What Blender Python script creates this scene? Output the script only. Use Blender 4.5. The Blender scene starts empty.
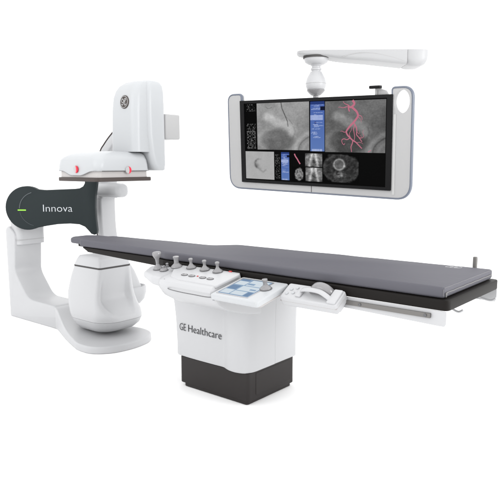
import bpy, bmesh, math, random
from mathutils import Vector, Matrix, noise
random.seed(4)
S = bpy.context.scene
COL = S.collection

# ------------------------------------------------------------------ camera
F_PX = 620.0
PITCH, YAW = 0.137, 0.689
cam_d = bpy.data.cameras.new('camera')
cam = bpy.data.objects.new('camera', cam_d)
COL.objects.link(cam)
cam.location = (2.707, -3.058, 1.492)
cam.rotation_euler = (math.pi / 2 - PITCH, 0, YAW)
cam_d.sensor_fit = 'HORIZONTAL'
cam_d.sensor_width = 36.0
cam_d.lens = 36.0 * F_PX / 500.0
cam_d.clip_end = 500
S.camera = cam

# ------------------------------------------------------------------ studio light
world = bpy.data.worlds.new("World")
S.world = world
world.use_nodes = True
bg = world.node_tree.nodes['Background']
bg.inputs['Color'].default_value = (1.0, 1.0, 1.0, 1)
bg.inputs['Strength'].default_value = 1.74
S.view_settings.view_transform = 'Standard'
S.view_settings.look = 'None'
S.view_settings.exposure = 0.0
S.view_settings.gamma = 1.0


def softbox(name, loc, target, sx, sy, power, col=(1, 1, 1)):
    l = bpy.data.lights.new(name, 'AREA')
    l.shape = 'RECTANGLE'
    l.size, l.size_y = sx, sy
    l.energy = power
    l.color = col
    o = bpy.data.objects.new(name, l)
    COL.objects.link(o)
    o.location = loc
    d = Vector(target) - Vector(loc)
    o.rotation_euler = d.to_track_quat('-Z', 'Y').to_euler()
    return o


softbox('overhead_softbox', (-0.6, -0.4, 6.5), (-0.6, -0.2, 0), 9, 7, 60)
softbox('front_softbox', (-1.5, -7.5, 4.2), (-0.4, 0.2, 0.8), 6, 4, 170)
softbox('side_softbox', (6.5, 1.6, 2.6), (-0.6, 0.2, 0.9), 3.0, 3.0, 260)


# ------------------------------------------------------------------ materials
def mat(name, col, rough=0.45, spec=0.5, metal=0.0, bump=0.0, bscale=200.0, vary=0.03, vscale=3.0,
        coat=0.0, emit=None, estr=0.0):
    m = bpy.data.materials.new(name)
    m.use_nodes = True
    nt = m.node_tree
    b = nt.nodes['Principled BSDF']
    b.inputs['Roughness'].default_value = rough
    b.inputs['Metallic'].default_value = metal
    b.inputs['Specular IOR Level'].default_value = spec
    b.inputs['Coat Weight'].default_value = coat
    tc = nt.nodes.new('ShaderNodeTexCoord')
    nz = nt.nodes.new('ShaderNodeTexNoise')
    nz.inputs['Scale'].default_value = vscale
    nz.inputs['Detail'].default_value = 4
    nt.links.new(tc.outputs['Object'], nz.inputs['Vector'])
    mx = nt.nodes.new('ShaderNodeMix')
    mx.data_type = 'RGBA'
    mx.inputs[6].default_value = (*[c * (1 - vary) for c in col], 1)
    mx.inputs[7].default_value = (*[min(1, c * (1 + vary)) for c in col], 1)
    nt.links.new(nz.outputs['Fac'], mx.inputs[0])
    nt.links.new(mx.outputs[2], b.inputs['Base Color'])
    if bump > 0:
        n2 = nt.nodes.new('ShaderNodeTexNoise')
        n2.inputs['Scale'].default_value = bscale
        n2.inputs['Detail'].default_value = 3
        nt.links.new(tc.outputs['Object'], n2.inputs['Vector'])
        bp = nt.nodes.new('ShaderNodeBump')
        bp.inputs['Strength'].default_value = bump
        bp.inputs['Distance'].default_value = 0.002
        nt.links.new(n2.outputs['Fac'], bp.inputs['Height'])
        nt.links.new(bp.outputs['Normal'], b.inputs['Normal'])
    if emit:
        b.inputs['Emission Color'].default_value = (*emit, 1)
        b.inputs['Emission Strength'].default_value = estr
    return m


def lin(r, g, b):
    f = lambda c: (c / 255 / 12.92) if c <= 10 else ((c / 255 + 0.055) / 1.055) ** 2.4
    return (f(r), f(g), f(b))


M = {}
M['floor'] = mat('white_floor', (0.95, 0.95, 0.95), 0.9, 0.0, vary=0.0)
M['white'] = mat('white_enamel', (0.385, 0.388, 0.398), 0.38, 0.4, bump=0.02, bscale=400, vary=0.012)
M['cool'] = mat('cool_white_enamel', (0.375, 0.386, 0.398), 0.36, 0.4, bump=0.02, bscale=400, vary=0.012)
M['warm'] = mat('warm_white_plastic', (0.385, 0.368, 0.362), 0.45, 0.3, vary=0.015)
M['brown'] = mat('dark_brown_plate', (0.045, 0.035, 0.032), 0.5, 0.3, vary=0.05)
M['slate'] = mat('slate_enamel', (0.0135, 0.019, 0.0205), 0.5, 0.15, bump=0.02, bscale=500, vary=0.05)
M['lettering'] = mat('pale_lettering', (0.45, 0.47, 0.49), 0.6, 0.2)
M['darktext'] = mat('dark_lettering', (0.03, 0.03, 0.033), 0.6, 0.2)
M['green'] = mat('green_indicator', (0.2, 0.5, 0.03), 0.4, emit=(0.28, 0.62, 0.05), estr=0.08)
M['red'] = mat('red_marker', (0.62, 0.01, 0.035), 0.4)
M['redlamp'] = mat('red_button', (0.42, 0.03, 0.03), 0.4)
M['pad'] = mat('grey_vinyl', (0.080, 0.079, 0.093), 0.6, 0.2, bump=0.45, bscale=38, vary=0.07, vscale=2.2)
M['padprint'] = mat('pale_print', (0.30, 0.30, 0.31), 0.6, 0.2)
M['zip'] = mat('pale_zip', (0.13, 0.127, 0.13), 0.5, 0.3)
M['board'] = mat('black_composite', (0.008, 0.0068, 0.0062), 0.5, 0.1, vary=0.1)
M['plinth'] = mat('charcoal_plinth', (0.020, 0.0175, 0.0172), 0.5, 0.18, bump=0.03, bscale=500, vary=0.06)
M['rail'] = mat('steel_rail', (0.13, 0.125, 0.12), 0.4, 0.4, metal=0.4)
M['steel'] = mat('grey_steel', (0.32, 0.32, 0.33), 0.3, 0.5, metal=0.6)
M['knob'] = mat('grey_plastic', (0.19, 0.187, 0.193), 0.2, 0.6, vary=0.05)
M['knobdark'] = mat('dark_grey_plastic', (0.08, 0.08, 0.084), 0.4, 0.5, vary=0.05)
M['gap'] = mat('shadow_gap', (0.06, 0.058, 0.058), 0.7, 0.1)
M['bezel'] = mat('black_bezel', (0.004, 0.004, 0.0045), 0.4, 0.12)
M['trim'] = mat('blue_grey_trim', (0.10, 0.115, 0.15), 0.3, 0.5)
M['boom'] = mat('boom_enamel', (0.335, 0.337, 0.343), 0.4, 0.35, vary=0.012)
M['frame'] = mat('light_grey_frame', (0.345, 0.344, 0.346), 0.45, 0.4, vary=0.015)


def emitmat(name, col, s=1.0):
    m = bpy.data.materials.new(name)
    m.use_nodes = True
    b = m.node_tree.nodes['Principled BSDF']
    b.inputs['Base Color'].default_value = (0.001, 0.001, 0.001, 1)
    b.inputs['Roughness'].default_value = 0.5
    b.inputs['Specular IOR Level'].default_value = 0.01
    b.inputs['Emission Color'].default_value = (*col, 1)
    b.inputs['Emission Strength'].default_value = s
    return m


def vcolmat(name):
    m = emitmat(name, (0, 0, 0), 1.0)
    nt = m.node_tree
    a = nt.nodes.new('ShaderNodeAttribute')
    a.attribute_name = 'Col'
    nt.links.new(a.outputs['Color'], nt.nodes['Principled BSDF'].inputs['Emission Color'])
    return m


M['scr_black'] = emitmat('screen_black', (0.0015, 0.0015, 0.0015))
M['scr_image'] = vcolmat('screen_picture')
M['scr_pink'] = emitmat('screen_pink', lin(190, 112, 132))
M['lcd'] = emitmat('lcd_blue', lin(146, 172, 200), 0.92)
M['lcd_pane'] = emitmat('lcd_pane', lin(214, 225, 233), 0.95)
M['lcd_dark'] = emitmat('lcd_dark', lin(120, 146, 178), 0.92)


# ------------------------------------------------------------------ helpers
def link(o, parent=None):
    COL.objects.link(o)
    if parent:
        o.parent = parent
    return o


def root_of(o):
    while o.parent:
        o = o.parent
    return o


def obj(name, bm, m, parent=None, smooth=40, world_coords=True, bevel=0, seg=3, label=None):
    """link a bmesh as one object; its vertices are given in scene coordinates (or the thing's own frame)"""
    me = bpy.data.meshes.new(name)
    if parent and world_coords:
        r = root_of(parent)
        bm.transform(Matrix.Translation(r.location).inverted())
    bmesh.ops.recalc_face_normals(bm, faces=bm.faces)
    bm.to_mesh(me)
    bm.free()
    me.materials.append(m)
    o = bpy.data.objects.new(name, me)
    link(o, parent)
    if bevel:
        md = o.modifiers.new('bevel', 'BEVEL')
        md.width = bevel
        md.segments = seg
        md.limit_method = 'ANGLE'
        md.angle_limit = math.radians(35)
        md.harden_normals = False
    for p in me.polygons:
        p.use_smooth = True
    try:
        me.set_sharp_from_angle(angle=math.radians(smooth))
    except Exception:
        pass
    if label:
        o['label'] = label
    return o


def thing(name, label, cat, loc=(0, 0, 0), rot=(0, 0, 0), group=None):
    o = bpy.data.objects.new(name, None)
    o.empty_display_size = 0.2
    link(o)
    o.location = loc
    o.rotation_euler = rot
    o['label'] = label
    o['category'] = cat
    if group:
        o['group'] = group
    return o


def xform(bm, mtx):
    bm.transform(mtx)
    return bm


def join(*bms):
    out = bmesh.new()
    me = bpy.data.meshes.new('tmp')
    for b in bms:
        b.to_mesh(me)
        b.free()
        out.from_mesh(me)
    bpy.data.meshes.remove(me)
    return out


def rrect(x0, x1, y0, y1, r, n=6):
    """rounded rectangle, counter-clockwise; r one radius or four (x1y0, x1y1, x0y1, x0y0)"""
    rs = r if isinstance(r, (list, tuple)) else [r] * 4
    pts = []
    for (cx, cy, a0, rr) in ((x1, y0, -90, rs[0]), (x1, y1, 0, rs[1]), (x0, y1, 90, rs[2]), (x0, y0, 180, rs[3])):
        sx = -1 if cx == x1 else 1
        sy = 1 if cy == y0 else -1
        for k in range(n + 1):
            a = math.radians(a0 + 90 * k / n)
            pts.append((cx + sx * rr + rr * math.cos(a), cy + sy * rr + rr * math.sin(a)))
    return pts


def fillet(poly, r, n=5):
    """round every corner of a polygon; r may be a list"""
    out = []
    N = len(poly)
    for i in range(N):
        p = Vector(poly[i])
        a = Vector(poly[i - 1]) - p
        b = Vector(poly[(i + 1) % N]) - p
        rr = r[i] if isinstance(r, (list, tuple)) else r
        if rr <= 0:
            out.append(tuple(p))
            continue
        la, lb = a.length, b.length
        a.normalize()
        b.normalize()
        ang = a.angle(b)
        t = min(rr / math.tan(ang / 2), la * 0.48, lb * 0.48)
        p1, p2 = p + a * t, p + b * t
        for k in range(n + 1):
            s = k / n
            q = p1 * (1 - s) ** 2 + p * 2 * s * (1 - s) + p2 * s * s
            out.append(tuple(q))
    return out


def loft(rings, cap0=True, cap1=True, closed=True):
    """rings: lists of 3d points with the same count"""
    bm = bmesh.new()
    vs = [[bm.verts.new(p) for p in r] for r in rings]
    n = len(rings[0])
    for a, b in zip(vs[:-1], vs[1:]):
        for i in range(n if closed else n - 1):
            j = (i + 1) % n
            bm.faces.new((a[i], a[j], b[j], b[i]))
    if cap0:
        bm.faces.new(list(reversed(vs[0])))
    if cap1:
        bm.faces.new(vs[-1])
    return bm


def prism(poly, fn, h0, h1):
    """extrude a 2d polygon; fn(u, v, h) -> 3d"""
    return loft([[fn(u, v, h0) for u, v in poly], [fn(u, v, h1) for u, v in poly]])


def slab(poly, z0, z1):
    return prism(poly, lambda u, v, h: (u, v, h), z0, z1)


def soft_slab(poly, z0, z1, r, n=4, bottom=True):
    """prism with rounded top (and bottom) rims, made by insetting the outline"""
    N = len(poly)
    P = [Vector(p) for p in poly]
    area = sum(P[i].x * P[(i + 1) % N].y - P[(i + 1) % N].x * P[i].y for i in range(N))
    nrm = []
    for i in range(N):
        e1 = (P[i] - P[i - 1])
        e2 = (P[(i + 1) % N] - P[i])
        e1 = e1.normalized() if e1.length > 1e-9 else Vector((0, 0))
        e2 = e2.normalized() if e2.length > 1e-9 else Vector((0, 0))
        t = (e1 + e2)
        t = t.normalized() if t.length > 1e-9 else e2
        v = Vector((-t.y, t.x)) if area > 0 else Vector((t.y, -t.x))
        c = max(0.5, abs(Vector((-e2.y, e2.x)).dot(v)) if e2.length else 1)
        nrm.append(v / c)
    rings = []
    ks = range(n + 1)
    if bottom:
        for k in ks:
            a = math.pi / 2 * k / n
            d = r * (1 - math.sin(a))
            rings.append([(p.x + q.x * d, p.y + q.y * d, z0 + r * (1 - math.cos(a))) for p, q in zip(P, nrm)])
    else:
        rings.append([(p.x, p.y, z0) for p in P])
    for k in ks:
        a = math.pi / 2 * k / n
        d = r * (1 - math.cos(a))
        rings.append([(p.x + q.x * d, p.y + q.y * d, z1 - r + r * math.sin(a)) for p, q in zip(P, nrm)])
    return loft(rings)


def box(x0, x1, y0, y1, z0, z1):
    return slab([(x0, y0), (x1, y0), (x1, y1), (x0, y1)], z0, z1)


def lathe(prof, n=32, axis=None):
    """prof: (r, z) from bottom to top"""
    bm = loft([[(r * math.cos(2 * math.pi * i / n), r * math.sin(2 * math.pi * i / n), z) for i in range(n)]
               for r, z in prof])
    return bm


def place(bm, loc, z_axis=(0, 0, 1), x_hint=(1, 0, 0)):
    z = Vector(z_axis).normalized()
    x = Vector(x_hint)
    x = (x - z * x.dot(z)).normalized()
    y = z.cross(x)
    m = Matrix(((x.x, y.x, z.x, loc[0]), (x.y, y.y, z.y, loc[1]), (x.z, y.z, z.z, loc[2]), (0, 0, 0, 1)))
    bm.transform(m)
    return bm


def catmull(pts, sub=6, closed=False):
    P = [Vector(p) for p in pts]
    out = []
    n = len(P)
    rng = range(n) if closed else range(n - 1)
    for i in rng:
        p0 = P[(i - 1) % n] if (closed or i > 0) else P[0]
        p1, p2 = P[i], P[(i + 1) % n]
        p3 = P[(i + 2) % n] if (closed or i + 2 < n) else P[-1]
        for k in range(sub):
            t = k / sub
            out.append(0.5 * ((2 * p1) + (p2 - p0) * t + (2 * p0 - 5 * p1 + 4 * p2 - p3) * t * t
                              + (3 * p1 - p0 - 3 * p2 + p3) * t ** 3))
    if not closed:
        out.append(P[-1])
    return out


def tube(pts, r, n=8, closed=False, taper=None):
    P = [Vector(p) for p in pts]
    N = len(P)
    rings = []
    up = None
    for i in range(N):
        a = P[(i - 1) % N] if (closed or i > 0) else P[0]
        b = P[(i + 1) % N] if (closed or i < N - 1) else P[-1]
        t = (b - a).normalized()
        if up is None:
            up = Vector((0, 0, 1)) if abs(t.z) < 0.9 else Vector((0, 1, 0))
        x = (up - t * up.dot(t)).normalized()
        up = x
        y = t.cross(x)
        rr = r if taper is None else r * (1 + (taper - 1) * i / (N - 1))
        rings.append([tuple(P[i] + x * rr * math.cos(2 * math.pi * k / n) + y * rr * math.sin(2 * math.pi * k / n))
                      for k in range(n)])
    if closed:
        rings.append(rings[0])
        bm = loft(rings, False, False)
        bmesh.ops.remove_doubles(bm, verts=bm.verts, dist=1e-6)
        return bm
    return loft(rings)


def text(name, body, m, parent, mtx, width, height, depth=0.0015, offset=0.0):
    """lettering as its own mesh; width of the word and height of its capitals in metres"""
    c = bpy.data.curves.new(name, 'FONT')
    c.body = body
    c.size = 1
    c.offset = offset
    c.resolution_u = 4
    t = bpy.data.objects.new('tmp', c)
    COL.objects.link(t)
    dg = bpy.context.evaluated_depsgraph_get()
    me0 = t.evaluated_get(dg).to_mesh()
    bm = bmesh.new()
    bm.from_mesh(me0)
    t.evaluated_get(dg).to_mesh_clear()
    bpy.data.objects.remove(t)
    bmesh.ops.remove_doubles(bm, verts=bm.verts, dist=1e-5)
    x0 = min(v.co.x for v in bm.verts)
    x1 = max(v.co.x for v in bm.verts)
    y1 = max(v.co.y for v in bm.verts)
    for v in bm.verts:
        v.co.x = (v.co.x - x0) / (x1 - x0) * width
        v.co.y = v.co.y / y1 * height
    g = bmesh.ops.extrude_face_region(bm, geom=list(bm.faces))
    for e in g['geom']:
        if isinstance(e, bmesh.types.BMVert):
            e.co.z += depth
    bm.transform(mtx)
    return obj(name, bm, m, parent, smooth=30)


def frame_m(loc, xa, za):
    """matrix with local x along xa and local z along za"""
    z = Vector(za).normalized()
    x = Vector(xa)
    x = (x - z * x.dot(z)).normalized()
    y = z.cross(x)
    return Matrix(((x.x, y.x, z.x, loc[0]), (x.y, y.y, z.y, loc[1]), (x.z, y.z, z.z, loc[2]), (0, 0, 0, 1)))


def sm_(a, b, t):
    t = max(0, min(1, (t - a) / (b - a)))
    return t * t * (3 - 2 * t)

# ------------------------------------------------------------------ setting
fb = box(-60, 60, -60, 60, -0.3, -0.004)
fl = obj('floor', fb, M['floor'])
fl['kind'] = 'structure'

# ================================================================== EXAMINATION TABLE
T = thing('examination_table', 'long patient table with grey padded top on white column and charcoal plinth',
          'medical table', (0.06, 0.03, 0))

# plinth
px0, px1, py0, py1 = -0.262, 0.347, -0.210, 0.284
obj('plinth', soft_slab(rrect(px0, px1, py0, py1, (0.022, 0.03, 0.03, 0.03)), 0.022, 0.203, 0.004, 2), M['plinth'], T)
obj('kick_base', slab(rrect(px0 + .03, px1 - .012, py0 + .006, py1 - .015, (0.02, 0.03, 0.03, 0.03)), 0.0, 0.03), M['plinth'], T)
obj('service_panel', prism(rrect(-0.135, 0.235, 0.05, 0.193, 0.004, 2), lambda u, v, h: (h, u, v), 0.340, 0.3495), M['plinth'], T, bevel=0.0015)

# column cover: front half and rear half with a real seam between them
front_plan = [(-0.312, 0.055), (-0.316, -0.10), (-0.312, -0.165), (-0.288, -0.198), (-0.22, -0.206), (-0.10, -0.209), (0.05, -0.208),
              (0.11, -0.2065), (0.145, -0.209), (0.17, -0.219), (0.20, -0.230), (0.235, -0.236), (0.27, -0.236), (0.315, -0.222), (0.342, -0.19), (0.353, -0.145),
              (0.354, -0.08), (0.354, 0.055)]
fp = [tuple(p) for p in catmull([(p[0], p[1], 0) for p in front_plan], 5)]
fp = [(p[0], p[1]) for p in fp]


def cover(plan, name):
    rings = []
    for z, s, dy, dx in ((0.205, .992, 0, 0), (0.209, .998, 0, 0), (0.218, 1, 0, 0), (0.30, 1, 0, 0), (0.45, 1.004, 0, -.006), (0.55, 1.010, -.002, -.014),
                         (0.62, 1.02, -.006, -.018), (0.68, 1.035, -.015, -.022), (0.735, 1.045, -.03, -.024), (0.76, 1.04, -.035, -.024)):
        k = 0.024 + (p0x - 0.024 if False else 0)
        rings.append([((x - 0.024) * s + 0.024 + dx * (1 if x < 0 else 0), (y - 0.03) * s + 0.03 + (dy if y < 0.0 else 0), z) for x, y in plan])
    return obj(name, loft(rings), M['white'], T, smooth=50)


p0x = 0
cover(fp, 'front_cover')
rear = rrect(-0.312, 0.352, 0.0585, 0.322, (0.0, 0.045, 0.045, 0.0), 6)
cover(rear, 'rear_cover')
obj('column_core', box(-0.27, 0.345, -0.15, 0.28, 0.23, 0.82), M['gap'], T)
# lettering on the column
text('lettering', 'GE', M['darktext'], T, frame_m((-0.252, -0.2112, 0.386), (1, -0.004, 0), (0, -1, 0)), 0.057, 0.048, 0.0022, -0.015)
text('lettering', 'Healthcare', M['darktext'], T, frame_m((-0.171, -0.2113, 0.386), (1, -0.004, 0), (0, -1, 0)), 0.298, 0.048, 0.0022, -0.015)

# tabletop board
board = [(1.648, -0.352), (1.648, 0.352), (-0.12, 0.275), (-0.22, 0.15), (-1.18, 0.05), (-1.27, 0.0), (-1.27, -0.24), (-1.20, -0.290),
         (-0.38, -0.315), (-0.26, -0.345)]
tb = soft_slab(fillet(board, [.035, .035, .06, .06, .05, .05, .05, .05, .06, .06], 6), 0.825, 0.876, 0.006, 3)
for v in tb.verts:
    if v.co.z < 0.86 and v.co.x < -0.35:          # the board thins towards the head
        t_ = min(1, (-0.35 - v.co.x) / 0.9)
        v.co.z += 0.020 * t_
        if v.co.x < -1.1:
            v.co.x += 0.05
obj('tabletop', tb, M['board'], T)
obj('head_extension', soft_slab(fillet([(-1.22, -0.215), (-1.22, 0.0), (-1.395, -0.02), (-1.395, -0.205)], 0.03), 0.860, 0.882, 0.006, 3), M['board'], T)

# mattress
pad = [(1.617, -0.332), (1.617, 0.332), (-0.12, 0.252), (-0.24, 0.125), (-1.24, 0.03), (-1.27, -0.02), (-1.27, -0.268), (-1.235, -0.288),
       (-0.38, -0.298), (-0.26, -0.327)]
pp = fillet(pad, [.02, .02, .09, .09, .03, .03, .02, .02, .09, .09], 8)


def pad_mesh():
    # resample the outline so the wrinkles have vertices to live on
    out = []
    N = len(pp)
    for i in range(N):
        a, b = Vector(pp[i]), Vector(pp[(i + 1) % N])
        L = (b - a).length
        k = max(1, int(L / 0.03))
        for j in range(k):
            out.append(tuple(a + (b - a) * j / k))
    bm = soft_slab(out, 0.878, 0.931, 0.013, 5)
    top = max(bm.faces, key=lambda f: f.calc_center_median().z * 10 + f.calc_area() if len(f.verts) > 8 else -99)
    for v in bm.verts:
        x, y, z = v.co
        w = noise.noise(Vector((x * 6, y * 6, z * 14))) * 0.0024 + noise.noise(Vector((x * 19, y * 19, z * 40))) * 0.0007
        v.co.y += w if abs(y) > .02 else 0
        v.co.z += noise.noise(Vector((x * 5 + 9, y * 5, 2))) * 0.0020 if z > .9 else 0
    return bm


MT = obj('mattress', pad_mesh(), M['pad'], T, smooth=60)
head = fillet([(-1.245, -0.255), (-1.245, 0.01), (-1.40, 0.0), (-1.475, -0.05), (-1.475, -0.19), (-1.42, -0.247)], [.01, .01, .05, .05, .05, .05], 6)
obj('headrest', soft_slab(head, 0.886, 0.9285, 0.014, 5), M['pad'], T, smooth=60)
zz = [(1.6195, -0.31 + 0.62 * k / 20, 0.9035 + 0.0008 * math.sin(k * 1.7)) for k in range(21)]
obj('zip', tube(zz, 0.0028, 6), M['zip'], MT)
obj('zip_pull', join(box(1.6185, 1.623, -0.318, -0.306, 0.893, 0.905), box(1.6185, 1.6225, -0.315, -0.309, 0.884, 0.893)), M['zip'], MT)
M['piping'] = mat('grey_piping', (0.11, 0.108, 0.118), 0.55, 0.2)
obj('piping', tube([(1.6125, -0.3275, 0.889 + 0.004 * k) for k in range(9)], 0.0026, 6), M['piping'], MT)
obj('piping', tube([(1.6125, 0.3275, 0.889 + 0.004 * k) for k in range(9)], 0.0026, 6), M['piping'], MT)
obj('piping', tube([(1.6135, -0.322 + 0.0322 * k, 0.9262 + 0.0006 * math.sin(k * 2.1)) for k in range(21)], 0.0024, 6), M['piping'], MT)
# printed swirl on the mattress
sw = []
for cx, ph in ((1.404, 0), (1.428, 1), (1.452, 2)):
    pts = [(cx + 0.017 * math.cos(a), 0.262 + 0.026 * math.sin(a) + 0.008 * math.cos(a), 0.9308) for a in
           [2 * math.pi * k / 24 for k in range(24)]]
    sw.append(tube(pts, 0.0020, 5, closed=True))
obj('printed_mark', join(*sw), M['padprint'], MT)

# accessory rails, both sides
for s in (-1, 1):
    pl_ = [(0.80, 0.775), (1.60, 0.752), (1.632, 0.752), (1.640, 0.765), (1.640, 0.8235), (0.80, 0.8235)]
    yy0, yy1 = (-0.350, -0.344) if s < 0 else (0.344, 0.350)
    obj('rail_bracket', prism(fillet(pl_, 0.006, 2), lambda u, v, h: (u, h, v), yy0, yy1), M['white'], T)
    ya, yb = (-0.364, -0.3505) if s < 0 else (0.3505, 0.364)
    rl = obj('side_rail', prism(rrect(0.86, 1.568, 0.786, 0.808, 0.002, 2), lambda u, v, h: (u, h, v), ya, yb), M['rail'], T)
    yc = -0.365 if s < 0 else 0.365
    b_ = [place(lathe([(0.0075, 0), (0.0075, 0.003), (0.005, 0.005)], 12), (x, yc - (0.0 if s < 0 else 0), 0.797), (0, s, 0)) for x in (1.20, 1.545)]
    obj('bolt', b_[0], M['knobdark'], rl)
    obj('bolt', b_[1], M['knobdark'], rl)
for hk in ([(1.52, -0.1, 0.823), (1.56, -0.1, 0.79), (1.60, -0.1, 0.772), (1.625, -0.1, 0.785)],
           [(1.54, 0.25, 0.823), (1.58, 0.25, 0.788), (1.64, 0.25, 0.775), (1.668, 0.25, 0.79)]):
    obj('rail_hook', tube(catmull(hk, 5), 0.006, 8), M['white'], T)
obj('rail_post', place(lathe([(0.0125, 0), (0.0125, 0.165), (0.0115, 0.172), (0.009, 0.174)], 20), (1.506, 0.372, 0.81)), M['rail'], T)

# ================================================================== JOYSTICK CONSOLE
J = thing('joystick_console', 'white table-side console with grey joysticks and oval buttons beside the mattress', 'control console', (0.1, -0.36, 0.7))
TAN = 0.2


def ztop(y, z0=0.862, y0=-0.37):
    return z0 + TAN * (y - y0)


# left wing
lw = fillet([(0.10, -0.358), (-0.29, -0.358), (-0.325, -0.40), (-0.280, -0.50), (-0.15, -0.545), (0.10, -0.56)], [.01, .03, .03, .05, .05, .01], 5)


def tilt(bm, z0, y0=-0.37, t=TAN):
    for v in bm.verts:
        v.co.z += z0 + t * (v.co.y - y0)
    return bm


wb = soft_slab(lw, -0.066, 0.0, 0.018, 4)
for v in wb.verts:
    if v.co.z < -0.02 and v.co.x < -0.05:
        v.co.z += (-0.05 - v.co.x) * 0.13
obj('wing_shell', tilt(wb, 0.846), M['white'], J, smooth=60)
# main body with a rounded belly that runs back into the column
prof = [(-0.357, 0.868), (-0.50, 0.840), (-0.57, 0.826), (-0.600, 0.812), (-0.612, 0.788), (-0.604, 0.755), (-0.575, 0.715), (-0.50, 0.672), (-0.40, 0.64), (-0.28, 0.61), (-0.20, 0.60), (-0.20, 0.80), (-0.357, 0.80)]
sec = []
for x, s in ((-0.085, 0.0), (-0.08, 0.55), (-0.055, 0.80), (-0.01, 0.93), (0.06, 0.99), (0.14, 1.0), (0.405, 1.0), (0.426, 1.0), (0.436, 0.97), (0.44, 0.9)):
    cy, cz = -0.36, 0.80
    ring = []
    for i, (y, z) in enumerate(prof):
        k = max(s, 0.05)
        if i in (11, 12):
            ring.append((x, y, z if x < 0.43 else 0.77))
        elif i == 0:
            ring.append((x, y, cz + (z - cz) * (0.3 + 0.7 * k)))
        else:
            ring.append((x, -0.2 + (y + 0.2) * (0.55 + 0.45 * k) if y < -0.2 else y, cz + (z - cz) * (0.35 + 0.65 * k)))
    if x > 0.42:
        ring = [(a_, b_, min(c_, 0.851 + TAN * (b_ + 0.365) - 0.05)) for a_, b_, c_ in ring]
    sec.append(ring)
obj('console_body', loft(sec), M['white'], J, smooth=50, bevel=0.006, seg=3)
# raised button deck
dk = fillet([(-0.055, -0.372), (-0.06, -0.44), (0.02, -0.545), (0.12, -0.575), (0.42, -0.578), (0.428, -0.372)], [.02, .06, .07, .06, .02, .02], 6)
obj('button_deck', tilt(soft_slab(dk, -0.01, 0.010, 0.006, 3), 0.8605), M['white'], J, smooth=60)
for x in (0.103, 0.164, 0.252, 0.312):
    b = lathe([(0.021, 0), (0.021, 0.003), (0.017, 0.0055), (0.0, 0.006)], 20)
    for v in b.verts:
        v.co.y *= 0.62
    rm = tube([(0.0225 * math.cos(a), 0.0145 * math.sin(a), 0.001) for a in [2 * math.pi * k / 24 for k in range(24)]], 0.002, 6, closed=True)
    n_ = (0, -TAN, 1)
    bo = obj('button', place(b, (x, -0.508, ztop(-0.508) + 0.009), n_), M['knob'], J)
    obj('button_ring', place(rm, (x, -0.508, ztop(-0.508) + 0.0092), n_), M['knobdark'], bo)
obj('stop_button', place(lathe([(0.0055, 0), (0.0055, 0.003), (0.003, 0.004)], 14), (0.204, -0.5, ztop(-0.5) + 0.009), (0, -TAN, 1)), M['redlamp'], J, label='small red button between the oval buttons')
obj('warning_lamp', soft_slab(rrect(0.328, 0.348, -0.372, -0.354, 0.006, 3), 0.858, 0.874, 0.005, 3), M['redlamp'], J, label='red lamp at the back of the console')

# joysticks
def stick(x, y, z, kind):
    if kind == 'paddle':
        base = [(0.030, -0.004), (0.031, 0.004), (0.026, 0.012), (0.014, 0.026), (0.010, 0.034)]
        grip = [(0.0095, 0.030), (0.011, 0.05), (0.013, 0.066), (0.022, 0.080), (0.027, 0.090), (0.028, 0.104), (0.025, 0.110), (0.012, 0.111)]
    elif kind == 'low':
        base = [(0.031, -0.004), (0.032, 0.005), (0.025, 0.014), (0.014, 0.020), (0.010, 0.022)]
        grip = [(0.009, 0.018), (0.009, 0.028), (0.011, 0.034), (0.009, 0.038), (0.003, 0.039)]
    elif kind == 'tall':
        base = [(0.040, -0.004), (0.041, 0.006), (0.034, 0.015), (0.023, 0.024), (0.018, 0.030)]
        grip = [(0.017, 0.026), (0.0165, 0.05), (0.018, 0.064), (0.022, 0.072), (0.021, 0.078), (0.010, 0.079)]
    elif kind == 'stud':
        base = [(0.010, -0.004), (0.010, 0.01), (0.007, 0.012)]
        grip = [(0.007, 0.01), (0.008, 0.016), (0.010, 0.022), (0.006, 0.026)]
    else:
        base = [(0.036, -0.004), (0.037, 0.005), (0.034, 0.011), (0.022, 0.019), (0.014, 0.029), (0.011, 0.036)]
        grip = [(0.012, 0.030), (0.0105, 0.042), (0.012, 0.054), (0.0165, 0.064), (0.0165, 0.070), (0.012, 0.074), (0.004, 0.075)]
    f_ = {'mid': .82, 'tall': .88, 'low': .85}.get(kind, 1)
    base = [(r * f_, h * f_ if h > 0 else h) for r, h in base]
    grip = [(r * f_, h * f_) for r, h in grip]
    ax = (0.0, -TAN * 0.5, 1)
    j = obj('joystick', place(lathe(base, 28), (x, y, z), ax), M['knob'], J, smooth=50)
    obj('grip', place(lathe(grip, 24), (x, y, z), ax), M['knob'], j, smooth=50)
    ring = tube([(1.02 * base[0][0] * math.cos(a), 1.02 * base[0][0] * math.sin(a), 0.001) for a in [2 * math.pi * k / 28 for k in range(28)]], 0.0022, 6, closed=True)
    obj('base_ring', place(ring, (x, y, z), ax), M['knobdark'], j)


zt = lambda y: 0.846 + TAN * (y + 0.37)
stick(-0.214, -0.43, zt(-0.43), 'paddle')
stick(-0.150, -0.437, zt(-0.437), 'low')
stick(-0.185, -0.377, zt(-0.377), 'stud')
stick(-0.062, -0.412, ztop(-0.412) + 0.006, 'tall')
for x in (0.053, 0.167, 0.272):
    stick(x, -0.400, ztop(-0.400) + 0.010, 'mid')
obj('side_button', place(lathe([(0.012, 0), (0.012, 0.004), (0.008, 0.006)], 16), (0.005, -0.578, 0.806), (0, -0.9, 0.4)), M['knobdark'], J)
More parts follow.
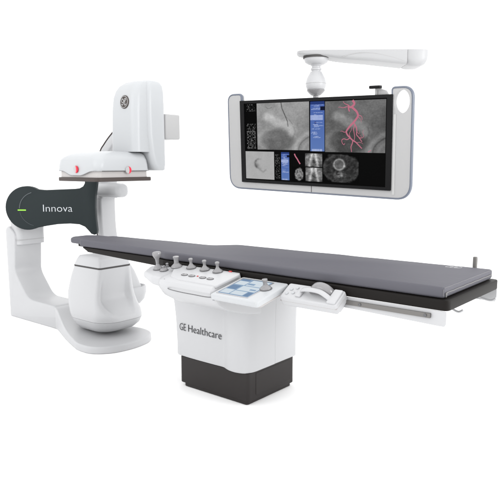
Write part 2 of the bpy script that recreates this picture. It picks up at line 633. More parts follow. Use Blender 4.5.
# wire handle along the front
wh = catmull([(-0.03, -0.52, 0.765), (0.04, -0.585, 0.770), (0.10, -0.628, 0.775), (0.20, -0.634, 0.772), (0.30, -0.632, 0.771), (0.40, -0.628, 0.770), (0.44, -0.60, 0.772)], 6)
obj('handle_bar', tube(wh, 0.0027, 8), M['knobdark'], J)

# ================================================================== TOUCHSCREEN PANEL
TA = math.atan(TAN)
P = thing('touchscreen_panel', 'tilted white panel with small blue touchscreen and one grey knob', 'touchscreen', (0.60, -0.365, 0.851), (TA, 0, 0))
obj('panel_shell', soft_slab(rrect(-0.165, 0.165, -0.287, 0.0, 0.016, 5), -0.034, 0.0, 0.008, 4), M['cool'], P, world_coords=False, smooth=60)
obj('underside', soft_slab(rrect(-0.13, 0.14, -0.235, 0.0, 0.02, 5), -0.06, -0.032, 0.012, 4), M['warm'], P, world_coords=False, smooth=60)
obj('front_highlight', soft_slab(rrect(-0.156, 0.156, -0.2885, -0.28, 0.003, 2), -0.026, -0.006, 0.003, 2), M['cool'], P, world_coords=False)  # raised pale strip standing in for the highlight along the front face
obj('screen_frame', soft_slab(rrect(-0.143, 0.083, -0.260, -0.022, 0.006, 3), -0.002, 0.0018, 0.0008, 2), M['steel'], P, world_coords=False)
sc = obj('screen', soft_slab(rrect(-0.135, 0.075, -0.252, -0.03, 0.004, 2), -0.002, 0.0025, 0.001, 2), M['lcd'], P, world_coords=False)
def pane(x0, x1, y0, y1, m, z=0.0035):
    obj('screen_pane', box(x0, x1, y0, y1, z - 0.001, z), m, sc, world_coords=False)
pane(-0.128, -0.06, -0.115, -0.065, M['lcd_pane'])
pane(-0.05, 0.068, -0.115, -0.04, M['lcd_pane'])
pane(-0.055, 0.068, -0.185, -0.125, M['lcd_pane'])
pane(-0.055, 0.03, -0.243, -0.195, M['lcd_pane'])
pane(-0.128, -0.068, -0.18, -0.13, M['lcd_dark'])
pane(-0.128, -0.064, -0.243, -0.19, M['lcd_pane'])
pane(-0.128, -0.07, -0.058, -0.036, M['lcd_dark'])
pane(0.038, 0.068, -0.243, -0.195, M['lcd_dark'])
pane(-0.045, 0.0, -0.105, -0.085, M['lcd'], 0.0045)
pane(0.02, 0.06, -0.17, -0.155, M['lcd'], 0.0045)
kb = obj('knob', place(lathe([(0.031, 0), (0.032, 0.006), (0.028, 0.012), (0.018, 0.018), (0.013, 0.026)], 28), (0.092, -0.115, 0.0)), M['knob'], P, world_coords=False, smooth=50)
obj('grip', place(lathe([(0.013, 0.022), (0.0115, 0.034), (0.013, 0.046), (0.016, 0.052), (0.015, 0.057), (0.005, 0.058)], 24), (0.092, -0.115, 0.0)), M['knob'], kb, world_coords=False, smooth=50)
obj('base_ring', place(tube([(0.033 * math.cos(a), 0.033 * math.sin(a), 0.002) for a in [2 * math.pi * k / 28 for k in range(28)]], 0.0024, 6, closed=True), (0.092, -0.115, 0)), M['knobdark'], kb, world_coords=False)

# ================================================================== RAIL BOX WITH HANDLE
BA = math.radians(31)
B = thing('rail_control_box', 'white control box with arched handle and grey wheel clamped to the side rail', 'control box', (0.95, -0.368, 0.858), (BA, 0, 0))
obj('box_shell', soft_slab(rrect(-0.178, 0.172, -0.118, 0.0, 0.014, 5), -0.062, 0.0, 0.009, 4), M['white'], B, world_coords=False, smooth=60)
obj('lid_seam', box(-0.1785, 0.1725, -0.1187, -0.02, -0.0275, -0.0262), M['warm'], B, world_coords=False)
wl = place(lathe([(0.062, -0.026), (0.072, -0.018), (0.075, 0), (0.072, 0.018), (0.062, 0.026)], 40), (0.045, -0.032, -0.022), (0, 1, 0.0))
obj('wheel', wl, M['knob'], B, world_coords=False, smooth=50)
hb = catmull([(-0.065, -0.055, 0.0), (-0.05, -0.062, 0.022), (0.0, -0.068, 0.036), (0.06, -0.07, 0.035), (0.105, -0.078, 0.018), (0.135, -0.088, -0.002)], 6)
def strap(pts, w, h):
    rings = []
    for i, p in enumerate(pts):
        a = pts[max(0, i - 1)]
        b = pts[min(len(pts) - 1, i + 1)]
        t = (b - a).normalized()
        n = Vector((0, 1, 0))
        n = (n - t * n.dot(t)).normalized()
        u = t.cross(n)
        rings.append([tuple(p + n * (w * cx) + u * (h * cy)) for cx, cy in ((-1, -.5), (-.8, -1), (.8, -1), (1, -.5), (1, .5), (.8, 1), (-.8, 1), (-1, .5))])
    return loft(rings)
obj('handle', strap(hb, 0.014, 0.006), M['white'], B, world_coords=False, smooth=60)
obj('handle_mount', soft_slab(rrect(0.115, 0.165, -0.112, -0.01, 0.008, 4), -0.002, 0.012, 0.005, 3), M['white'], B, world_coords=False)
obj('handle_mount', soft_slab(rrect(-0.085, -0.05, -0.10, -0.02, 0.008, 4), -0.002, 0.010, 0.005, 3), M['white'], B, world_coords=False)
for x, y in ((-0.135, -0.05), (-0.11, -0.075), (-0.145, -0.085), (-0.105, -0.035)):
    obj('push_button', place(lathe([(0.009, -0.001), (0.009, 0.004), (0.006, 0.006)], 16), (x, y, 0)), M['cool'], B, world_coords=False)
obj('rail_clamp', soft_slab(rrect(0.10, 0.155, -0.075, -0.005, 0.008, 4), -0.088, -0.06, 0.006, 3), M['white'], B, world_coords=False)

# ================================================================== C-ARM GANTRY
G = thing('c_arm_gantry', 'white C-arm x-ray gantry with dark slate pivot arm standing at the table head', 'x-ray machine', (-2.0, 0.3, 0))
# L-shaped base
Lp = [(-2.985, 0.0), (-3.005, 0.875), (-2.94, 0.90), (-2.835, 0.83), (-2.865, 0.445), (-2.65, 0.210), (-2.21, 0.205), (-2.12, 0.13), (-2.12, 0.0)]
Lr = fillet(Lp, [.01, .05, .05, .12, .16, .20, .10, .02, .0], 8)
rings = []
for y, ins in ((0.09, 0.016), (0.0935, 0.006), (0.103, 0.0), (0.367, 0.0), (0.380, 0.006), (0.385, 0.016)):
    cx = -2.6
    rings.append([(x + (ins if x < -2.9 else -ins * 0.6) * (1 if z > 0.02 else .3), y + (0.0), max(0.0, z - (ins if z > 0.03 else 0))) for x, z in Lr])
obj('base_column', loft(rings), M['white'], G, smooth=45)
rmp = []
for x, y0, y1, h in ((-2.26, .0925, .383, .196), (-2.20, .0905, .383, .196), (-2.15, .078, .383, .180), (-2.07, .045, .384, .145), (-1.94, -.012, .392, .108), (-1.82, -.062, .405, .084), (-1.70, -.108, .42, .068), (-1.58, -.148, .435, .058), (-1.46, -.172, .45, .050)):
    rmp.append([(x, y, z) for y, z in rrect(y0, y1, 0.0, h, (0.0, .016, .016, 0.0), 4)])
obj('base_ramp', loft(rmp), M['white'], G, smooth=60)
tg = [(-1.66, -0.121), (-1.56, -0.157), (-1.471, -0.182), (-1.347, -0.184), (-1.274, -0.154), (-1.223, -0.103), (-1.183, -0.035), (-1.164, 0.052), (-1.160, 0.149), (-1.178, 0.270), (-1.217, 0.364), (-1.304, 0.445), (-1.45, 0.470), (-1.66, 0.432)]
tgs = [(p.x, p.y) for p in catmull([(a, b, 0) for a, b in tg], 5)]
obj('base_foot', soft_slab(tgs, 0.0, 0.056, 0.013, 4, bottom=False), M['white'], G, smooth=60)
nk = rrect(-2.968, -2.80, 0.11, 0.41, 0.05, 6)
obj('neck', loft([[(x, y, z) for x, y in nk] for z in (0.72, 0.80)] + [[(x + .03 * (z - .8), y, z) for x, y in nk] for z in (0.9, 1.05)]), M['white'], G, smooth=60)
obj('neck_seam', tube([(x * 1.0, y, 0.765) for x, y in rrect(-2.969, -2.799, 0.099, 0.411, 0.05, 6)], 0.0022, 5, closed=True), M['frame'], G)

# pivot arm in its own vertical plane
AO = Vector((-2.677, 0.139, 0.0))
AD = Vector((0.8, 0.6, 0))
AN = Vector((0.6, -0.8, 0))     # towards the viewer's side
def ap(s, z, h):
    return tuple(AO + AD * s * 0.981 + AN * h + Vector((0, 0, 1.492 - (1.492 - z) * 0.981)))
R0, ZC = 0.212, 1.073
arc = [(R0 * math.cos(math.radians(a)), ZC + R0 * math.sin(math.radians(a))) for a in range(58, 303, 7)]
outline = [(0.185, 1.247), (0.3, 1.252), (0.47, 1.259), (0.525, 1.266), (0.560, 1.285), (0.578, 1.315), (0.584, 1.355), (0.59, 1.39), (0.705, 1.39), (0.694, 1.30), (0.676, 1.19),
           (0.670, 1.09), (0.674, 0.97), (0.683, 0.86), (0.678, 0.828), (0.655, 0.815), (0.625, 0.825), (0.60, 0.855), (0.565, 0.893), (0.51, 0.917), (0.42, 0.924), (0.30, 0.918), (0.185, 0.900)]
arm_poly = list(reversed(outline)) + arc if False else arc + list(reversed(outline))
aa = bmesh.new()
rings = []
for h, ins in ((-0.06, 0.0), (-0.012, 0.0), (-0.006, 0.002), (-0.002, 0.006), (0.0, 0.012)):
    ring = []
    cs, cz = 0.3, 1.08
    for s, z in arm_poly:
        # pull towards the local mid-line
        if s < 0.15:
            r_ = math.hypot(s, z - ZC)
            k = (r_ - ins) / r_
            ring.append((s * k, ZC + (z - ZC) * k, h))
        else:
            ring.append((s - (ins if s > 0.66 else 0), z - ins * (1 if z > 1.08 else -1), h))
    rings.append([ap(*q) for q in ring])
aa.free()
PA = obj('pivot_arm', loft(rings), M['slate'], G, smooth=35, label='dark slate pivot arm with round hub')
text('lettering', 'Innova', M['lettering'], PA, frame_m(ap(0.163, 1.040, -0.0005), AD, AN), 0.282, 0.066, 0.0022, -0.012)
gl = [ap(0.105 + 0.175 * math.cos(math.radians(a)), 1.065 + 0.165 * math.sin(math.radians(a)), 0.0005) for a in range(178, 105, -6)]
obj('hub_groove_shading', tube(gl, 0.005, 6), mat('slate_lit_edge', (0.04, 0.05, 0.056), 0.3, 0.6), PA)  # curved highlight of the hub groove, put into a paler slate colour
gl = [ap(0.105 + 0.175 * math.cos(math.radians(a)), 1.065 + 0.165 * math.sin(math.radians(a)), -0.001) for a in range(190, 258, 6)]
obj('hub_groove_shading', tube(gl, 0.004, 6), mat('slate_dim_edge', (0.022, 0.03, 0.034), 0.4, 0.4), PA)  # lower run of the groove, its weaker light painted as a darker slate
gi = prism(rrect(-0.088, -0.006, 1.0485, 1.0605, 0.002, 2), lambda u, v, h: ap(u, v, h), -0.002, 0.0025)
obj('indicator_light', gi, M['green'], PA)
obj('arm_mount', prism(rrect(0.40, 0.55, 0.95, 1.22, 0.02, 4), lambda u, v, h: ap(u, v, h), -0.34, -0.058), M['slate'], G)
obj('hub_barrel', place(lathe([(0.17, 0), (0.17, 0.16)], 36), ap(0, ZC, -0.29), AN), M['white'], G)

# C ring (behind the arm): rounded bar swept round a C
outer = [(-1.52, 1.935), (-1.58, 1.945), (-1.67, 1.945), (-1.88, 1.915), (-2.082, 1.846), (-2.20, 1.775), (-2.304, 1.69), (-2.375, 1.61), (-2.44, 1.40), (-2.472, 1.20), (-2.475, 1.05), (-2.463, 0.815),
         (-2.40, 0.55), (-2.30, 0.36), (-2.19, 0.26), (-2.08, 0.21)]
oc = catmull([(x, 0, z) for x, z in outer], 5)
def cring(y0, y1, th, off=0.0, r=0.02):
    rings = []
    n = len(oc)
    for i, p in enumerate(oc):
        a, b = oc[max(0, i - 1)], oc[min(n - 1, i + 1)]
        t = (b - a).normalized()
        nn = Vector((-t.z, 0, t.x))        # inward for a path running over the left side
        if nn.dot(Vector((-1.6, 0, 1.05)) - p) < 0:
            nn = -nn
        ring = []
        for u, v in rrect(y0, y1, off, off + th, r, 3):
            q = p + nn * v
            ring.append((q.x, u, q.z))
        rings.append(ring)
    return loft(rings)
CR = obj('c_arm', cring(0.775, 0.96, 0.098), M['white'], G, smooth=50)
obj('edge_trim', cring(0.7735, 0.785, 0.010, -0.004, 0.002), M['brown'], CR)
# carriage and drive on the inner face of the ring
obj('carriage', soft_slab(rrect(-2.44, -2.350, 0.768, 0.972, 0.02, 4), 1.155, 1.38, 0.006, 3), M['white'], G, smooth=60)
dh = []
for x, k in ((-2.40, 1.0), (-2.15, 1.0), (-2.115, .97), (-2.09, .88), (-2.075, .72), (-2.068, .45)):
    dh.append([(x, 0.815 + (u - 0.815) * k, 1.242 + (v - 1.242) * k) for u, v in rrect(0.735, 0.895, 1.172, 1.312, 0.055, 6)])
obj('drive_housing', loft(dh), M['white'], G, smooth=60)
# upper end block, seen beyond the detector tower
obj('end_block', soft_slab([(x, y) for x, y in rrect(-1.66, -1.412, 0.770, 0.955, 0.022, 4)], 1.715, 1.935, 0.014, 3), M['frame'], G, smooth=60)
# lower end lobe carrying the tube
lr = []
for z, x1, y0, y1, r in ((0.13, -1.98, .66, .78, .04), (0.14, -1.90, .62, .82, .07), (0.165, -1.84, .585, .85, .09), (0.21, -1.79, .565, .865, .11), (0.28, -1.765, .56, .87, .11), (0.335, -1.765, .56, .87, .11), (0.343, -1.772, .566, .864, .105), (0.338, -1.785, .578, .852, .095), (0.325, -1.795, .588, .842, .09)):
    lr.append([(x, y, z) for x, y in rrect(-2.22, x1, y0, y1, r, 6)])
obj('lower_lobe', loft(lr), M['white'], G, smooth=60)
lr = []
for z, x1, y0, y1, r in ((0.31, -1.80, .59, .84, .09), (0.345, -1.825, .60, .835, .08), (0.40, -1.865, .605, .83, .06), (0.47, -1.92, .61, .83, .05), (0.55, -1.985, .615, .82, .05), (0.62, -2.03, .62, .82, .05)):
    lr.append([(x, y, z) for x, y in rrect(-2.26, x1, y0, y1, r, 6)])
obj('lobe_riser', loft(lr), M['white'], G, smooth=60)
obj('tube_mount', box(-1.90, -1.82, 0.28, 0.60, 0.20, 0.33), M['white'], G, bevel=0.01)

# tube housing below the table
def ring4(z, x0, x1, y0, y1, r):
    return [(x, y, z) for x, y in rrect(x0, x1, y0, y1, r, 8)]
def tube_ring(z, x0, x1, y0, y1, r, rec=0.0):
    pts = rrect(x0, x1, y0, y1, r, 8)
    n1, n2 = Vector(pts[8]), Vector(pts[9])          # the straight run of the +X face, cut back into a saddle
    ins = []
    for t in (0.0001, .05, .10, .16, .3, .5, .7, .84, .92, .97, .9999):
        k = sm_(0.03, 0.16, t) * sm_(0.0, 0.10, 1 - t)
        q = n1 + (n2 - n1) * t
        ins.append((q.x - rec * k, q.y))
    pts = pts[:9] + ins + pts[9:]
    return [(x, y, z) for x, y in pts]
low = [(0.066, -1.71, -1.55, .16, .34, (.07, .07, .07, .07)), (0.076, -1.79, -1.48, .09, .40, (.11, .11, .11, .11)), (0.100, -1.845, -1.41, .035, .435, (.15, .14, .14, .14)), (0.140, -1.888, -1.36, .0, .455, (.17, .15, .15, .17)), (0.190, -1.910, -1.335, -.016, .462, (.17, .15, .15, .18))]
obj('tube_pan', loft([tube_ring(*q) for q in low]), M['white'], G, smooth=60)
up = [(0.192, -1.911, -1.3345, -.0165, .463, (.17, .15, .15, .18), 0), (0.215, -1.918, -1.334, -.021, .461, (.155, .15, .15, .18), 0), (0.238, -1.923, -1.340, -.024, .456, (.13, .14, .15, .18), 0.004), (0.262, -1.926, -1.355, -.025, .450, (.10, .12, .14, .18), .014), (0.29, -1.928, -1.378, -.025, .440, (.07, .10, .13, .17), .028), (0.318, -1.928, -1.402, -.023, .430, (.05, .08, .12, .16), .042), (0.345, -1.926, -1.419, -.020, .422, (.038, .06, .11, .15), .052),
      (0.375, -1.922, -1.430, -.016, .415, (.032, .055, .10, .14), .056), (0.41, -1.915, -1.436, -.010, .408, (.03, .05, .10, .12), .050), (0.46, -1.902, -1.440, -.001, .400, (.028, .05, .08, .11), .038), (0.52, -1.880, -1.442, .010, .391, (.026, .045, .08, .09), .025), (0.58, -1.853, -1.443, .022, .382, (.024, .04, .06, .07), .011), (0.632, -1.822, -1.44, .033, .373, (.024, .04, .05, .05), 0)]
obj('tube_housing', loft([tube_ring(*q) for q in up]), M['white'], G, smooth=60)
obj('gasket', loft([ring4(z, -1.819, -1.438, .032, .371, (.024, .04, .05, .045)) for z in (0.632, 0.645)]), M['gap'], G, smooth=60)
obj('collimator_cap', loft([ring4(0.6455, -1.819, -1.442, .034, .371, (.026, .04, .05, .045)), ring4(0.69, -1.803, -1.452, .046, .366, (.03, .04, .05, .05)), ring4(0.722, -1.785, -1.472, .062, .354, (.03, .04, .05, .05)), ring4(0.729, -1.74, -1.52, .10, .31, (.03, .03, .03, .03))]), M['white'], G, smooth=60)
obj('name_plate', box(-1.60, -1.56, -0.0215, -0.012, 0.2455, 0.2535), M['knobdark'], G)
obj('latch', place(lathe([(0.009, 0), (0.009, 0.004)], 12), (-1.364, 0.26, 0.155), (1, 0, -.35)), M['knob'], G)

# flat-panel detector above the table
obj('detector_plate', slab(rrect(-2.005, -1.445, .045, .632, (.045, .03, .03, .03), 5), 1.352, 1.385), M['brown'], G, bevel=0.006)
obj('detector_housing', loft([ring4(1.3855, -1.985, -1.46, .058, .60, (.045, .03, .03, .03)), ring4(1.47, -1.98, -1.465, .06, .595, (.045, .03, .03, .03))]), M['warm'], G, smooth=60)
cv = [(1.438, -2.002, -1.443, .042, .60, (.06, .04, .04, .05)), (1.444, -2.004, -1.440, .040, .60, (.06, .04, .04, .05)), (1.49, -2.004, -1.440, .042, .60, (.07, .05, .04, .06)), (1.53, -2.0, -1.444, .046, .60, (.08, .06, .04, .07)), (1.555, -1.988, -1.455, .062, .60, (.09, .07, .04, .09)), (1.575, -1.965, -1.47, .095, .60, (.10, .07, .05, .10)), (1.592, -1.925, -1.495, .15, .59, (.10, .07, .05, .11)), (1.602, -1.87, -1.53, .22, .58, (.08, .06, .04, .08)), (1.605, -1.82, -1.58, .30, .57, (.06, .06, .04, .06))]
def cover_ring(*q):
    pts = ring4(*q)
    a_, b_ = Vector(pts[-1]), Vector(pts[0])           # straight run of the front face, left to right
    return pts + [tuple(a_ + (b_ - a_) * k / 28) for k in range(1, 28)]
cvb = loft([cover_ring(*q) for q in cv])
# the lower rim of the cover dips in a shallow tongue round the marker on the front face
for v in cvb.verts:
    if v.co.y < 0.06 and v.co.z < 1.50:
        x = v.co.x
        t = sm_(-1.93, -1.79, x) * (1 - sm_(-1.68, -1.50, x))
        v.co.z -= 0.036 * t * (1.0 if v.co.z < 1.46 else 0.25)
obj('detector_cover', cvb, M['cool'], G, smooth=70)
obj('edge_line', tube([(-1.4385, 0.09 + 0.5 * k / 10, 1.4375) for k in range(11)], 0.0022, 6), M['gap'], G)
el = []
for k in range(31):
    x = -1.985 + 0.53 * k / 30
    t = sm_(-1.93, -1.79, x) * (1 - sm_(-1.68, -1.50, x))
    el.append((x, 0.0405, 1.4375 - 0.036 * t))
obj('edge_line', tube(el, 0.0020, 6), M['knob'], G)
def marker(loc, nrm, xh):
    full = place(lathe([(0.029, 0), (0.029, 0.006), (0.026, 0.009)], 28), loc, nrm, xh)
    mk = obj('marker', full, M['frame'], G)
    half = [(0.030 * math.cos(a), 0.030 * math.sin(a)) for a in [-math.pi / 2 + math.pi * k / 16 for k in range(17)]]
    inner = [(0.010 * math.cos(a), 0.030 * math.sin(a)) for a in [math.pi / 2 - math.pi * k / 16 for k in range(1, 16)]]
    obj('red_crescent', place(slab(half + inner, -0.001, 0.0100), loc, nrm, xh), M['red'], mk)
marker((-1.715, 0.0365, 1.452), (0, -1, 0), (1, 0, 0))
marker((-1.4395, 0.357, 1.446), (1, 0, 0), (0, 1, 0))

# detector tower
tw = [(1.60, -1.755, -1.428, .43, .72), (1.75, -1.752, -1.428, .43, .72), (1.95, -1.745, -1.428, .433, .72), (2.06, -1.735, -1.430, .44, .72), (2.12, -1.715, -1.434, .452, .72), (2.16, -1.69, -1.442, .472, .72), (2.19, -1.65, -1.455, .505, .72), (2.207, -1.60, -1.48, .55, .70)]
obj('tower_front', loft([ring4(z, a, b, c, d, (.065, .03, .03, .04)) for z, a, b, c, d in tw]), M['cool'], G, smooth=70)
ts = [(1.44, -1.72, -1.412, .65, .752), (1.447, -1.73, -1.404, .635, .762), (1.50, -1.735, -1.401, .61, .768), (1.58, -1.735, -1.402, .585, .768), (1.75, -1.735, -1.405, .565, .768), (2.00, -1.735, -1.407, .56, .768), (2.12, -1.73, -1.410, .565, .766), (2.17, -1.715, -1.418, .58, .762), (2.20, -1.69, -1.436, .60, .75), (2.215, -1.65, -1.465, .62, .73), (2.22, -1.60, -1.50, .64, .71)]
obj('tower_side', loft([ring4(z, a, b, c, d, (.05, .035, .03, .03)) for z, a, b, c, d in ts]), M['cool'], G, smooth=70)
# round emblem on the tower front
EL = Vector((-1.555, 0.4335, 2.02))
EN = Vector((0, -1, 0.06)).normalized()
em = obj('emblem', place(lathe([(0.056, -0.004), (0.056, 0.002), (0.053, 0.004)], 36), EL, EN), M['brown'], G, label='round dark emblem with a pale script monogram')
E_ = []
rg = tube([(0.0475 * math.cos(a), 0.0475 * math.sin(a), 0.0055) for a in [2 * math.pi * k / 36 for k in range(36)]], 0.0022, 6, closed=True)
obj('emblem_ring', place(rg, EL, EN), M['frame'], em)
sc1 = catmull([(-0.005, 0.012, .0058), (-0.016, 0.024, .0058), (-0.030, 0.014, .0058), (-0.024, -0.004, .0058), (-0.006, -0.002, .0058), (0.0, 0.012, .0058), (-0.004, -0.012, .0058), (-0.018, -0.026, .0058), (-0.028, -0.016, .0058)], 5)
sc2 = catmull([(0.004, 0.004, .0058), (0.020, 0.010, .0058), (0.024, 0.024, .0058), (0.012, 0.026, .0058), (0.006, 0.010, .0058), (0.014, -0.002, .0058), (0.008, -0.014, .0058), (0.014, -0.027, .0058), (0.030, -0.018, .0058)], 5)
obj('monogram', place(join(tube(sc1, 0.0032, 6), tube(sc2, 0.0032, 6)), EL, EN), M['frame'], em)
for k in range(4):
    a = math.pi / 4 + k * math.pi / 2
    E_.append(tube([(0.036 * math.cos(a + d), 0.036 * math.sin(a + d), .0056) for d in (-.35, -.15, .15, .35)], 0.0016, 5))
for e_ in E_:
    obj('emblem_scroll', place(e_, EL, EN), M['frame'], em)

# ================================================================== CEILING BOOM
RX = Vector((0.772, 0.636, 0))
FX = Vector((-0.636, 0.772, 0))
camp = Vector((2.707, -3.058, 0))
BD = 5.163
A = thing('suspension_boom', 'white overhead boom with ball joint hanging above the large monitor', 'ceiling boom',
          tuple(camp + FX * BD + RX * 0.535 + Vector((0, 0, 2.06))))
def bp(l, d, z):
    return tuple(camp + RX * l + FX * (BD + d) + Vector((0, 0, z)))
bsec = []
for l, zb, w, rr in ((0.379, 2.378, .03, .006), (0.383, 2.370, .05, .012), (0.40, 2.360, .075, .02), (0.44, 2.355, .095, .02), (0.50, 2.352, .105, .02), (0.60, 2.343, .11, .025), (0.65, 2.334, .112, .03), (0.70, 2.325, .115, .03), (0.78, 2.316, .118, .03), (0.86, 2.310, .12, .03), (0.95, 2.304, .125, .03), (1.10, 2.289, .13, .03), (1.235, 2.276, .135, .03)):
    h = 2.389
    ring = []
    r1 = min(rr, (h - zb) * .45)
    for u, v in rrect(-w, w, zb, h, (r1, 0.001, 0.001, r1), 5):
        ring.append(bp(l, u, v))
    bsec.append(ring)
obj('boom', loft(bsec), M['boom'], A, smooth=50)
es = []
for l, zb, zt_, w in ((1.239, 2.277, 2.389, .128), (1.26, 2.268, 2.389, .138), (1.30, 2.264, 2.389, .14), (1.35, 2.266, 2.389, .136), (1.385, 2.280, 2.389, .125), (1.404, 2.305, 2.389, .105), (1.412, 2.335, 2.389, .085)):
    r1 = min(.06, (zt_ - zb) * .45)
    es.append([bp(l, u, v) for u, v in rrect(-w, w, zb, zt_, (r1, 0.001, 0.001, r1), 6)])
obj('end_cap', loft(es), M['boom'], A, smooth=60)
obj('cap_joint', loft([[bp(l, u, v) for u, v in rrect(-.128, .128, 2.280, 2.387, (.035, .001, .001, .035), 6)] for l in (1.232, 1.243)]), M['knob'], A)
cl = [bp(0.71 + 0.52 * t, -0.1165 - 0.0165 * t - .0005, 2.318 + 0.050 * math.sin(math.pi * t ** .75) - 0.020 * t * t) for t in [k / 24 for k in range(1, 24)]]
obj('cover_seam', tube(cl, 0.0022, 6), M['frame'], A)
bc = camp + FX * BD + RX * 0.535
obj('socket', place(lathe([(0.03, 2.287), (0.062, 2.292), (0.088, 2.306), (0.098, 2.328), (0.098, 2.37)], 36), (bc.x, bc.y, 0)), M['white'], A, smooth=60)
obj('socket_ring', place(lathe([(0.100, 2.338), (0.106, 2.338), (0.106, 2.354), (0.100, 2.354)], 36), (bc.x, bc.y, 0)), M['gap'], A)
obj('neck', place(lathe([(0.044, 2.228), (0.037, 2.236), (0.037, 2.246), (0.043, 2.248), (0.043, 2.262), (0.036, 2.264), (0.036, 2.278), (0.044, 2.284), (0.05, 2.292)], 28), (bc.x, bc.y, 0)), M['white'], A, smooth=40)
ballp = [(0.02, 2.058)] + [(0.083 * math.sin(math.radians(a)), 2.138 - 0.083 * math.cos(math.radians(a)) * 0.95) for a in range(24, 112, 7)] + [(0.073, 2.183), (0.063, 2.203), (0.053, 2.220), (0.046, 2.234)]
obj('ball_joint', place(lathe(ballp, 36), (bc.x, bc.y, 0)), M['white'], A, smooth=60)
obj('ball_seam', place(tube([(0.0835 * math.cos(a), 0.0835 * math.sin(a), 2.141) for a in [2 * math.pi * k / 40 for k in range(40)]], 0.0014, 5, closed=True), (bc.x, bc.y, 0)), M['frame'], A)
obj('ball_cup', place(lathe([(0.030, 2.045), (0.040, 2.050), (0.058, 2.066), (0.072, 2.082), (0.0745, 2.092), (0.070, 2.092)], 36), (bc.x, bc.y, 0)), M['knob'], A, smooth=50)
obj('hanger', place(lathe([(0.022, 1.80), (0.022, 2.06)], 20), (bc.x, bc.y, 0)), M['knob'], A)
obj('hanger_bracket', box(-.06, .06, -.03, .03, 1.70, 1.86).__class__ and place(box(-.07, .07, -.07, .02, 1.66, 1.86), (bc.x, bc.y, 0), (0, 0, 1), (1, 0, 0)), M['knob'], A)

# ================================================================== LARGE MONITOR
D = thing('large_monitor', 'wide wall-size display showing grey x-ray pictures, in a pale frame with looped corners', 'monitor', (-0.103, 1.109, 1.666))
Xv, Yv = Vector((1, 0.008, -0.029)).normalized(), Vector((0.03, -0.076, 0.997))
Nv = Xv.cross(Yv).normalized()          # towards the viewer
Yv = Nv.cross(Xv).normalized()
D.matrix_world = Matrix(((Xv.x, Yv.x, Nv.x, -0.103), (Xv.y, Yv.y, Nv.y, 1.109), (Xv.z, Yv.z, Nv.z, 1.666), (0, 0, 0, 1)))
# local frame: x right, y up, z out of the screen
PO = [(-0.856, -0.402), (0.858, -0.402), (0.855, 0.390), (0.698, 0.390), (0.700, 0.338), (-0.704, 0.338), (-0.704, 0.398), (-0.850, 0.398)]
pan = fillet(PO, [.115, .115, .078, .07, 0, 0, .055, .062], 10)
# frame with a real hole in the right ear: outer ring bridged to the hole ring
hole = [(0.775 + 0.060 * math.cos(a), 0.292 + 0.082 * math.sin(a)) for a in [2 * math.pi * k / 40 for k in range(40)]]
def holed(poly, hole, z0, z1):
    bm = bmesh.new()
    for z in (z0, z1):
        a = [bm.verts.new((x, y, z)) for x, y in poly]
        b = [bm.verts.new((x, y, z)) for x, y in hole]
        ea = [bm.edges.new((a[i], a[(i + 1) % len(a)])) for i in range(len(a))]
        eb = [bm.edges.new((b[i], b[(i + 1) % len(b)])) for i in range(len(b))]
        bmesh.ops.triangle_fill(bm, edges=ea + eb, use_beauty=True)
        if z == z0:
            a0, b0 = a, b
    for lo, hi in ((a0, a), (b0, b)):
        n = len(lo)
        for i in range(n):
            j = (i + 1) % n
            bm.faces.new((lo[i], lo[j], hi[j], hi[i]))
    return bm
FRM = obj('frame', holed(pan, hole, -0.045, 0.0), M['frame'], D, world_coords=False, smooth=35)
# the metal tube runs from the right end of the bezel top round the ears, sides and bottom
i4 = next(i for i, p in enumerate(pan) if abs(p[0] - 0.700) < 1e-6 and abs(p[1] - 0.338) < 1e-6)
i5 = next(i for i, p in enumerate(pan) if abs(p[0] + 0.704) < 1e-6 and abs(p[1] - 0.338) < 1e-6)
path = list(reversed(pan[:i4 + 1])) + list(reversed(pan[i5:]))
dense = []
for p, q in zip(path[:-1], path[1:]):
    L = (Vector(q) - Vector(p)).length
    k = max(1, int(L / 0.02))
    dense += [tuple(Vector(p) + (Vector(q) - Vector(p)) * j / k) for j in range(k)]
dense.append(path[-1])
tt = tube([(x, y, 0) for x, y in dense], 0.0095, 12)
for v in tt.verts:
    v.co.z = v.co.z * 1.7 - 0.012
obj('tube_trim', tt, M['trim'], D, world_coords=False, smooth=60)
obj('inner_strip', box(0.716, 0.735, -0.375, 0.205, 0.0, 0.004), mat('pale_strip', (0.40, 0.40, 0.397), 0.4), D, world_coords=False)
obj('bottom_seam', box(0.006, 0.0105, -0.398, -0.344, 0.0, 0.002), M['gap'], D, world_coords=False)
obj('rear_housing', soft_slab(rrect(-0.62, 0.62, -0.30, 0.30, 0.03, 4), -0.11, -0.0455, 0.015, 3), M['frame'], D, world_coords=False)
def bez():
    bm = holed(rrect(-0.708, 0.708, -0.345, 0.345, 0.004, 2), rrect(-0.664, 0.668, -0.321, 0.321, 0.002, 2), 0.001, 0.016)
    return bm
obj('bezel', bez(), M['bezel'], D, world_coords=False)
SCN = obj('screen', box(-0.668, 0.672, -0.325, 0.325, 0.002, 0.006), M['scr_black'], D, world_coords=False)
kn = obj('mount_knob', join(box(0.557, 0.577, 0.345, 0.392, -0.03, -0.012), box(0.584, 0.604, 0.345, 0.392, -0.03, -0.012)), M['frame'], D, world_coords=False)
obj('knob_cap', soft_slab(rrect(0.535, 0.622, -0.045, 0.0, 0.008, 4), 0, 0.022, 0.006, 3), M['bezel'], kn, world_coords=False)
kn.children[-1].data.transform(Matrix.Translation((0, 0.388, 0)) @ Matrix.Rotation(-math.pi / 2, 4, 'X'))
obj('knob_light', box(0.572, 0.612, 0.393, 0.403, 0.0002, 0.0032), M['redlamp'], kn, world_coords=False)
